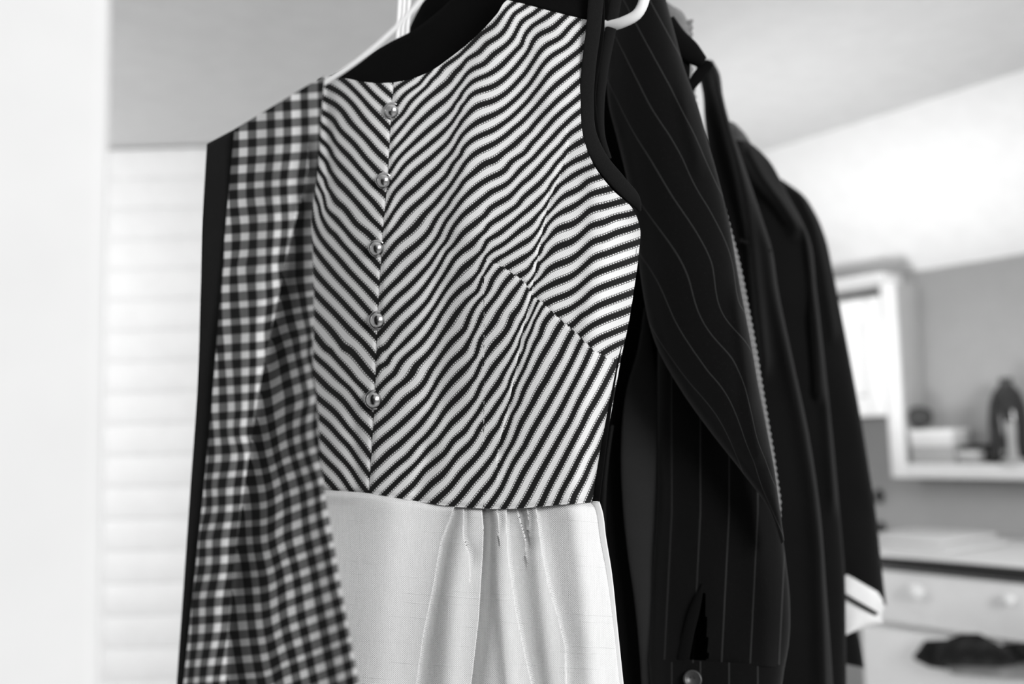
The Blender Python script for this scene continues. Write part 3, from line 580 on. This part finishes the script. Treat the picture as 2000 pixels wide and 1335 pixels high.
tube('sleeve', PJ2, [(1290, 560, 1440, 560), (1284, 700, 1470, 700), (1284, 850, 1500, 850), (1282, 1000, 1522, 1000), (1276, 1080, 1533, 1080), (1272, 1180, 1543, 1180), (1268, 1250, 1541, 1255), (1266, 1290, 1533, 1302)],
     M_pin, jk, 200, 240, 0.030, 0.012, lambda x, y: wob(x, y, 35, 0.0022, 9)+ridge(x, y, [(1470, 1000), (1490, 1150), (1500, 1300)], 0.004, 20, 30), {'phase': lambda x, y: (x-1312-np.maximum(0, y-1000)*-0.05)/56.0}, inpoly)
tube('cuff', PJ2, [(1266, 1286, 1533, 1298), (1268, 1320, 1527, 1340), (1272, 1380, 1515, 1400), (1274, 1450, 1510, 1470)], M_pin, jk, 80, 20, 0.032, 0.014, None, {'phase': lambda x, y: (x-1312)/56.0})
strip('placket_edge', PJ2, [(1372, 1140), (1360, 1180), (1345, 1235), (1334, 1288)], [6, 18, 22, 24], [0.030, 0.030, 0.029, 0.028], M_black, jk, 30, 6)
c = PJ2.at(1353, 1326, 0.0325); ax = (C0-c)/np.linalg.norm(C0-c); r = 17/FPX*.92
jb = lathe('button', [(0, -.1*r), (r, -.1*r), (1.05*r, .1*r), (.95*r, .2*r), (.8*r, .2*r), (.72*r, .1*r), (0, .1*r)], c, ax, M_dbut, jk)
for dx in (-.22, .22):
    for dz in (-.22, .22):
        a = np.cross(ax, [0, 0, 1]); a /= np.linalg.norm(a)
        lathe('button_hole', [(.09*r, .09*r), (.09*r, .13*r), (0, .13*r)], c+a*dx*r+np.array([0, 0, dz*r]), ax, M_dark, jb, 8)
tube('back_panel', Plane(1400, 900, 0.965, 10), [(850, -120, 1260, -100), (835, 0, 1285, 0), (1000, 80, 1310, 120), (1100, 300, 1380, 300), (1130, 600, 1420, 600), (1140, 900, 1480, 900), (1150, 1200, 1500, 1200), (1150, 1450, 1500, 1450)], M_black, jk, 60, 60, 0.008, 0.012)
tube('collar', Plane(900, 0, 0.99, 10), [(840, -90, 930, -90), (826, 0, 960, 0), (806, 40, 960, 50), (790, 80, 960, 110), (780, 120, 960, 160)], M_blackin, jk, 30, 24, 0.01, 0.01)
tube('lining', Plane(1250, 900, 0.955, 10), [(1258, 600, 1264, 600), (1246, 680, 1274, 680), (1224, 760, 1288, 760), (1213, 870, 1292, 870), (1216, 980, 1290, 980), (1226, 1080, 1286, 1080), (1240, 1180, 1284, 1180), (1250, 1290, 1278, 1290), (1256, 1400, 1270, 1400)], M_lin, jk, 30, 60, 0.004, 0.003)
strip('side_piping', Plane(1200, 900, 0.93, 10), [(1196, 830), (1186, 900), (1180, 1000), (1182, 1040)], [5, 6, 6, 4], 0.0, M_bind, jk, 40, 5)
hj = empty('clothes_hanger', P(785, 85, 0.95), 'white plastic hanger with a rounded end showing beside the dress armhole', 'hanger', 'white hangers')
def hp(l): return [P(a, b, np.array(d)) for a, b, d in l]
pipe('hanger_bar', hp([(790, 92, .955), (950, 78, .915), (1080, 66, .885), (1165, 52, .865), (1215, 44, .852), (1246, 26, .846), (1258, 0, .844), (1258, -28, .846), (1236, -58, .85), (1180, -84, .865), (1000, -70, .91), (880, -50, .935), (800, -30, .955)]), 0.0046, M_plast, hj, 140, 14)
pipe('hanger_arm', hp([(790, 88, .955), (700, 150, .99), (600, 214, 1.03), (500, 280, 1.08), (450, 312, 1.11)]), 0.0046, M_plast, hj, 60, 14)
for k in (-1, 0, 1):
    pipe('hanger_neck', hp([(784+k*9, 96, .955), (787+k*9, 40, .955), (792+k*9, -40, .955), (798+k*9, -120, .955)]), 0.0026 if k else 0.0022, M_plast, hj, 30, 10)

hook(P(798, -118, np.array(.955)), hj)
# ------------------------------------------------------------------ knitted cardigan edge
PK = Plane(1450, 600, 1.0, 10)
kn = empty('knit_cardigan', P(1450, 1200, 0.99), 'pale ribbed knit cardigan squeezed behind the pinstripe jacket', 'cardigan')
tube('shoulder', PK, [(1270, -20, 1312, 10), (1278, 20, 1334, 24), (1290, 60, 1347, 60), (1305, 110, 1352, 115), (1315, 170, 1350, 175)], cloth('grey_wool', 0.16, 0.5, 350, var=0.4), kn, 36, 30, 0.014, 0.02, lambda x, y: wob(x, y, 8, 0.0012, 2))
BL = [(1338, 40), (1338, 100), (1342, 170), (1357, 260), (1382, 345), (1407, 430), (1431, 520), (1447, 600), (1462, 680), (1480, 790), (1497, 890), (1510, 980), (1519, 1035), (1524, 1070)]
n = 900; s = spline(BL, n); d = np.r_[0, np.cumsum(np.linalg.norm(np.diff(s, axis=0), axis=1))]
ribw = np.sin(d/13.5*2*math.pi)
tw = np.linspace(-1, 1, 15)
px = s[:, 0:1]+np.minimum(1, (d[-1]-d)/90)[:, None]*tw[None]*(15+1.4*ribw[:, None]*np.clip(tw, 0, 1)[None]); py = s[:, 1:2]+0*px+ -tw[None]*3
of = 0.006*np.sqrt(np.clip(1-tw**2, 0, 1))[None]+0.0016*ribw[:, None]
mesh_obj('ribbed_band', PK.at(px, py, of), gfaces(n, 15), M_knit, kn)
tube('body', Plane(1450, 600, 1.015, 10), [(1290, 40, 1335, 50), (1300, 150, 1345, 160), (1310, 260, 1358, 265), (1330, 400, 1398, 400), (1350, 600, 1444, 600), (1380, 800, 1478, 800), (1400, 1000, 1510, 1000), (1400, 1150, 1520, 1150)], M_knit2, kn, 40, 60, 0.006, 0.012)

# ------------------------------------------------------------------ black jersey
PB = Plane(1500, 600, 1.085, 8)
jr = empty('black_jersey_top', P(1540, 1335, 1.06), 'soft black jersey top with a loose strap, behind the knit cardigan', 'top')
def jr_fold(x, y):
    o = ridge(x, y, [(1400, 160), (1422, 240), (1446, 340), (1464, 440), (1470, 480), (1478, 560), (1492, 700)], 0.018, 9, 14, 60)
    o = o+ridge(x, y, [(1400, 130), (1428, 240), (1455, 330), (1480, 410), (1502, 488), (1512, 560), (1530, 640), (1552, 740), (1574, 850), (1592, 960), (1604, 1080), (1612, 1350)], 0.020, 18, 12, 40)
    return o+wob(x, y, 40, 0.002, 12)
tube('body', PB, [(1350, 110, 1392, 118), (1362, 140, 1405, 142), (1372, 180, 1412, 186), (1376, 230, 1424, 235), (1384, 300, 1446, 300), (1390, 370, 1470, 370), (1395, 430, 1490, 430), (1400, 490, 1508, 487), (1410, 560, 1519, 560), (1430, 700, 1548, 700), (1450, 850, 1580, 850), (1470, 1000, 1602, 1000), (1480, 1150, 1614, 1150), (1480, 1300, 1625, 1300), (1480, 1450, 1634, 1450)],
     M_jersey, jr, 110, 180, 0.014, 0.03, jr_fold)
strip('seam', PB, [(1445, 468), (1462, 476), (1484, 484), (1506, 489)], 5, [0.024, 0.028, 0.02, 0.02], M_jersey, jr, 24, 5)
PB2 = Plane(1350, 120, 0.955, 8)
strip('strap', PB2, [(1300, 40), (1322, 78), (1346, 100), (1372, 122)], [36, 46, 44, 26], 0.0, M_black, jr, 40, 8, 0.006, 0.004)
strip('strap', PB2, [(1388, 122), (1372, 138), (1354, 162), (1338, 186), (1326, 200)], [16, 22, 20, 14, 10], 0.0, M_blackin, jr, 40, 8, 0.003, 0.004)
strip('strap', PB2, [(1318, 62), (1325, 100), (1330, 140), (1330, 190)], [20, 40, 36, 20], -0.004, M_black, jr, 40, 8, 0.004, 0.004)

# ------------------------------------------------------------------ two dark coats further along
PE = Plane(1560, 700, 1.17, 6)
cd_ = empty('dark_coat', P(1560, 1335, 1.17), 'dark wool coat with a small fuzzy collar, behind the black jersey top', 'coat', 'dark coats')
def cd_fold(x, y):
    return (ridge(x, y, [(1462, 300), (1490, 350), (1530, 400), (1556, 440)], 0.024, 16, 18, 40)+ridge(x, y, [(1575, 450), (1586, 540), (1592, 620), (1600, 760)], 0.018, 8, 14, 40)
            + ridge(x, y, [(1600, 620), (1612, 720), (1618, 820), (1628, 960)], 0.016, 12, 12, 60)+wob(x, y, 40, 0.002, 22))
tube('sleeve', PE, [(1425, 272, 1462, 276), (1428, 292, 1482, 292), (1430, 312, 1503, 314), (1435, 340, 1520, 342), (1440, 380, 1540, 382), (1450, 430, 1565, 428), (1458, 480, 1583, 472), (1466, 560, 1594, 560), (1486, 700, 1610, 700), (1506, 850, 1626, 850), (1526, 1000, 1640, 1000), (1540, 1120, 1650, 1120), (1545, 1250, 1652, 1250), (1548, 1450, 1655, 1450)], M_coat, cd_, 110, 160, 0.020, 0.02, cd_fold)
tube('collar', PE, [(1425, 236, 1438, 242, .006, .006), (1426, 255, 1456, 262, .012, .01), (1428, 275, 1466, 280, .016, .01), (1430, 300, 1460, 300, .016, .01)], cloth('fuzzy_collar_wool', 0.05, 0.6, 300, var=0.4), cd_, 30, 24, 0.012, 0.01, lambda x, y: wob(x, y, 5, 0.002, 2))
PF = Plane(1640, 800, 1.28, 6)
ce = empty('dark_coat', P(1650, 1335, 1.28), 'dark coat furthest along the row with a turned-up white cuff', 'coat', 'dark coats')
tube('sleeve', PF, [(1500, 338, 1530, 352), (1496, 365, 1568, 380), (1495, 400, 1592, 415), (1500, 450, 1611, 460), (1515, 530, 1627, 530), (1530, 600, 1641, 600), (1550, 720, 1664, 720), (1570, 830, 1684, 830), (1590, 930, 1700, 930), (1605, 1010, 1712, 1010), (1618, 1070, 1720, 1085), (1628, 1100, 1726, 1140), (1634, 1118, 1731, 1182)], M_coat, ce, 90, 150, 0.024, 0.024,
     lambda x, y: ridge(x, y, [(1560, 370), (1590, 440), (1606, 520), (1625, 640)], 0.010, 10, 12, 40)+wob(x, y, 45, 0.003, 31))
tube('coat_body', Plane(1640, 900, 1.345, 6), [(1490, 480, 1590, 480), (1530, 700, 1625, 700), (1560, 900, 1645, 900), (1580, 1080, 1655, 1080), (1590, 1180, 1664, 1180), (1594, 1215, 1671, 1218), (1598, 1250, 1681, 1254), (1602, 1286, 1689, 1304)], M_coat, ce, 50, 60, 0.02, 0.02)
cf = tube('cuff', PF, [(1640, 1113, 1722, 1160), (1635, 1124, 1728, 1174), (1632, 1148, 1724, 1194), (1631, 1166, 1722, 1206), (1632, 1196, 1724, 1216), (1637, 1226, 1700, 1222), (1642, 1244, 1664, 1234)], M_cuff, ce, 60, 60, 0.03, 0.022, lambda x, y: wob(x, y, 14, 0.0008, 41))
tube('cuff_stripe', PF, [(1631, 1147, 1721, 1199), (1631, 1157, 1718, 1207)], M_black, cf, 60, 6, 0.034, 0.026, lambda x, y: wob(x, y, 14, 0.0008, 41))

# ------------------------------------------------------------------ furniture on the right wall
sh = empty('wall_shelf', wp(0.2, 0.02, 1.3), 'white open wall shelf holding small things, upper right', 'shelf')
SB = 0.11
aL, zT = wc(1741, 566, SB); aL2, zB = wc(1772, 905, SB); aL = (aL+aL2)/2; zT = min(zT+.02, WTOP-.002); z2 = wc(1850, 934, SB)[1]
th = wc(1772, 800, SB)[0]-wc(1744, 800, SB)[0]
for k_ in (0, 1):
    a_ = aL+k_*(1.0+th)
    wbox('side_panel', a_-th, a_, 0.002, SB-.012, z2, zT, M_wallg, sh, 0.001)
    wbox('face_frame', a_-th, a_, SB-.012, SB, z2, zT, M_white, sh, 0.002)
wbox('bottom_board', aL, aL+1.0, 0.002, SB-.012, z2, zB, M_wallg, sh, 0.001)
wbox('face_frame', aL, aL+1.0, SB-.012, SB, z2, zB, M_white, sh, 0.002)
cb = empty('wall_cabinet', wp(aL-0.2, 0.02, 1.4), 'white wall cabinet with a recessed door panel beside the shelf', 'cabinet')
a1 = aL-th-0.004; z1b = wc(1700, 812, SB)[1]; z1t = wc(1690, 580, SB)[1]; a0 = a1-0.46
wbox('body', a0, a1, 0.002, SB-0.022, z1b, WTOP-.002, M_white, cb, 0.002)
dz = z1t-z1b; fr = 0.05
dr = wbox('door_frame', a0, a0+fr, SB-0.02, SB, z1b, z1t, M_white, cb, 0.002)
wbox('door_frame', a1-fr, a1, SB-0.02, SB, z1b, z1t, M_white, cb, 0.002)
wbox('door_frame', a0+fr, a1-fr, SB-0.02, SB, z1b, z1b+fr, M_white, cb, 0.002)
wbox('door_frame', a0+fr, a1-fr, SB-0.02, SB, z1t-fr, z1t, M_white, cb, 0.002)
wbox('door_panel', a0+fr, a1-fr, SB-0.02, SB-0.012, z1b+fr, z1t-fr, M_white, cb, 0.001)
wbox('shadow_gap_strip', a0, a1, SB-0.03, SB+0.004, z1t+0.002, z1t+0.018, M_dark, cb, 0.001)  # dark strip drawn in place of the shade above the door
# things on the shelf
def on(px, py, b): return wc(px, py, b)[0]
bB = 0.10
b0, b1 = max(on(1776, 870, bB), aL+.003), on(1862, 870, bB)
zl = wc(1820, 872, bB)[1]; zt = wc(1820, 838, bB)[1]
bx = tag(wbox('card_box', b0+.004, b1, bB-.08, bB, zB, zl, M_grayc, None, 0.002), 'grey card box under the white box on the shelf', 'box', 'boxes on the shelf')
bx = empty('card_box', wp((b0+b1)/2, bB-.05, zl), 'white lidded box stacked on the grey box on the shelf', 'box', 'boxes on the shelf')
wbox('body', b0+.001, b1-.003, bB-.078, bB-.003, zl+.0005, zt-.012, M_paper, bx, 0.002)
wbox('lid', b0, b1-.001, bB-.082, bB, zt-.014, zt, M_white, bx, 0.003)
def ball(name, c, r, mat, label=None, cat=None, sq=(1, 1, 1), amp=0.0, seed=1, parent=None, group=None):
    nv_, nu_ = 22, 32
    th_ = np.linspace(0.02, math.pi-0.02, nv_)[:, None]; ph = np.linspace(0, 2*math.pi, nu_, endpoint=False)[None]
    D = np.stack([np.sin(th_)*np.cos(ph), np.sin(th_)*np.sin(ph), np.cos(th_)+0*ph], -1)
    rr = 1+amp*(np.sin(D[..., 0]*9+seed)*np.sin(D[..., 1]*8+2*seed)+np.sin(D[..., 2]*11+seed)*.6)
    V = np.array(c)+D*np.array(sq)*r*rr[..., None]
    return tag(mesh_obj(name, V, gfaces(nv_, nu_, True), mat, parent), label, cat, group)
zy = wc(1795, 836, .06)[1]; r_y = 0.028
yb_ = ball('yarn_ball', wp(on(1796, 815, .06), .06, zy+r_y*0.98), r_y, M_yarn, None, None, (1.15, 1, .95), 0.05)
tag(yb_, 'dark fuzzy ball of yarn on top of the white box', 'yarn')
zdk = wc(1890, 905, .18)[1]
for i, (p, w_, h_, m_) in enumerate([(1892, .050, .016, M_grayc), (1890, .052, .014, M_paper), (1893, .048, .012, M_dark)]):
    zz = zB+[0, .0165, .031][i]; ac = on(p, 890, .09)
    tag(wbox('small_case', ac-w_/2, ac+w_/2, .02, .095, zz+.0005, zz+h_, m_, None, 0.004), ['grey flat case at the bottom of the small pile on the shelf', 'pale flat case in the middle of the small pile on the shelf', 'black flat case topping the small pile beside the boxes'][i], 'case', 'flat cases on the shelf')
av = on(1968, 800, .05); Hs = wc(1968, 738, .05)[1]-zB; rv = (on(2005, 850, .05)-on(1932, 850, .05))/2
vs = empty('ceramic_vase', wp(av, .05, zB), 'tall glossy black vase with a rounded top on the shelf', 'vase')
lathe('body', [(0, 0), (rv*.8, 0), (rv*.98, Hs*.06), (rv, Hs*.25), (rv*.98, Hs*.5), (rv*.9, Hs*.68), (rv*.7, Hs*.82), (rv*.42, Hs*.90), (rv*.34, Hs*.92)], wp(av, .05, zB+.001), (0, 0, 1), M_glass, vs)
lathe('neck', [(rv*.36, Hs*.91), (rv*.3, Hs*.95), (rv*.36, Hs*.99), (rv*.30, Hs*1.0), (rv*.22, Hs*.95)], wp(av, .05, zB+.001), (0, 0, 1), M_yarn, vs)
ac = on(1976, 870, .10); hc = wc(1976, 822, .10)[1]-zB; rc = .012
lathe('candle_stick', [(0, 0), (rc*2.2, 0), (rc*2.2, .008), (rc*1.0, .014), (rc*.8, hc*.4), (rc*.8, hc*.6), (rc*.9, hc*.75), (rc*.9, hc), (0, hc)], wp(ac, .098, zB+.0005), (0, 0, 1), M_grayc)
tag(bpy.data.objects['candle_stick'], 'slim grey candle stick standing in front of the black vase', 'candle stick')
hk = wc(1716, 968, .012); hk2 = wc(1720, 1032, .012)
ho = empty('wall_hook', wp(hk[0], 0, hk[1]), 'small dark hook strip on the grey wall under the cabinet', 'hook')
for q in (hk, hk2):
    ball('hook', wp(q[0], .012, q[1]), .016, M_dark, None, None, (.7, .7, 1.2), 0, 1, ho)

# dresser
DB = 0.50
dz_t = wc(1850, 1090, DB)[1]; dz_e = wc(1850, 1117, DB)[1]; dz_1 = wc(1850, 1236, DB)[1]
da = wc(1692, 1270, DB)[0]; dw = 1.25
dr = empty('chest_of_drawers', wp(da+dw/2, DB/2, 0), 'white chest of drawers with a dark painted shadow gap under its top and round knobs', 'dresser')
wbox('carcass', da, da+dw, 0.004, DB-0.022, 0.0, dz_e, M_white, dr, 0.002)
wbox('top_board', da-.015, da+dw+.015, 0.004, DB+.012, dz_t-.005, dz_t, M_white, dr, 0.002)
wbox('top_shadow_gap', da-.012, da+dw+.012, 0.01, DB+.010, dz_e, dz_t-0.005, M_dark, dr, 0.002)  # dark slab set where the overhang of the top leaves a shadow gap
zz = dz_e-0.004; hh = zz-dz_1
d1 = wbox('drawer_front', da+.012, da+dw-.012, DB-.02, DB, dz_1+.004, zz-.004, M_white, dr, 0.003)
z_lo = dz_1-.005
d2 = wbox('drawer_front', da+.012, da+dw-.012, DB-.02, DB+.03, z_lo-.22, z_lo, M_white, dr, 0.003)
d3 = wbox('drawer_front', da+.012, da+dw-.012, DB-.02, DB, z_lo-.46, z_lo-.23, M_white, dr, 0.003)
d4 = wbox('drawer_front', da+.012, da+dw-.012, DB-.02, DB, z_lo-.70, z_lo-.47, M_white, dr, 0.003)
def knob(px, py, rpx):
    a, z = wc(px, py, DB+.02); dd = np.dot(np.array(wp(a, DB+.02, z))-C0, Fw); r = rpx/FPX*dd
    lathe('knob', [(r*.45, 0), (r*.42, r*.5), (r*.8, r*.75), (r, r*1.1), (r*.95, r*1.45), (r*.6, r*1.75), (0, r*1.85)], wp(a, DB, z), NW, M_white, d1)
knob(1788, 1155, 17); knob(1966, 1172, 13)
for i, (p0, p1, b0_, b1_, h_) in enumerate([(1700, 1880, .22, .46, .012), (1690, 1850, .20, .42, .010)]):
    a0_, a1_ = on(p0, 1080, .4), on(p1, 1080, .4); zz_ = dz_t+[0.0005, .0135][i]
    tag(wbox('folded_paper', a0_, a1_, b0_, b1_, zz_, zz_+h_, M_paper, None, 0.004), ['larger folded white sheet lying flat on the chest of drawers', 'smaller folded white sheet on top of the other one'][i], 'paper', 'folded sheets on the chest')
# clothes spilling over the second drawer
def spill(name, outline, b, mat, label, seed, amp, cat):
    t_ = tube(name, Plane(1900, 1280, float(np.dot(np.array(wp(*[wc(1900, 1280, b)[0], b, wc(1900, 1280, b)[1]]))-C0, Fw))  , 36+18), outline, mat, None, 60, 40, 0.03, 0.02, lambda x, y: wob(x, y, 10, amp, seed))
    return tag(t_, label, cat, 'clothes spilling from the drawer')
spill('crumpled_garment', [(1880, 1236, 1912, 1236, .01, .01), (1852, 1246, 1938, 1250, .02, .01), (1832, 1270, 1978, 1276, .03, .01), (1826, 1290, 1990, 1296, .02, .01), (1834, 1300, 1960, 1302, .005, .005)], DB+.075, M_lace, 'crumpled black garment hanging over the open drawer front', 3, .012, 'garment')
spill('crumpled_garment', [(1806, 1250, 1850, 1248, .01, .01), (1792, 1270, 1858, 1270, .02, .01), (1784, 1284, 1850, 1290, .015, .01), (1815, 1302, 1850, 1306, .005, .005)], DB+.055, M_lace, 'small black garment corner pointing left out of the drawer', 5, .006, 'garment')
spill('crumpled_garment', [(1840, 1282, 2080, 1290, .01, .006), (1850, 1300, 2090, 1312, .012, .006), (1860, 1316, 2080, 1330, .004, .004)], DB+.040, M_gcl, 'grey cloth under the black garments on the drawer front', 7, .006, 'garment')
spill('crumpled_garment', [(1960, 1256, 2060, 1250, .01, .01), (1950, 1272, 2080, 1280, .02, .01), (1965, 1290, 2090, 1300, .01, .01)], DB+.06, M_lace, 'black garment at the right edge over the open drawer', 9, .01, 'garment')
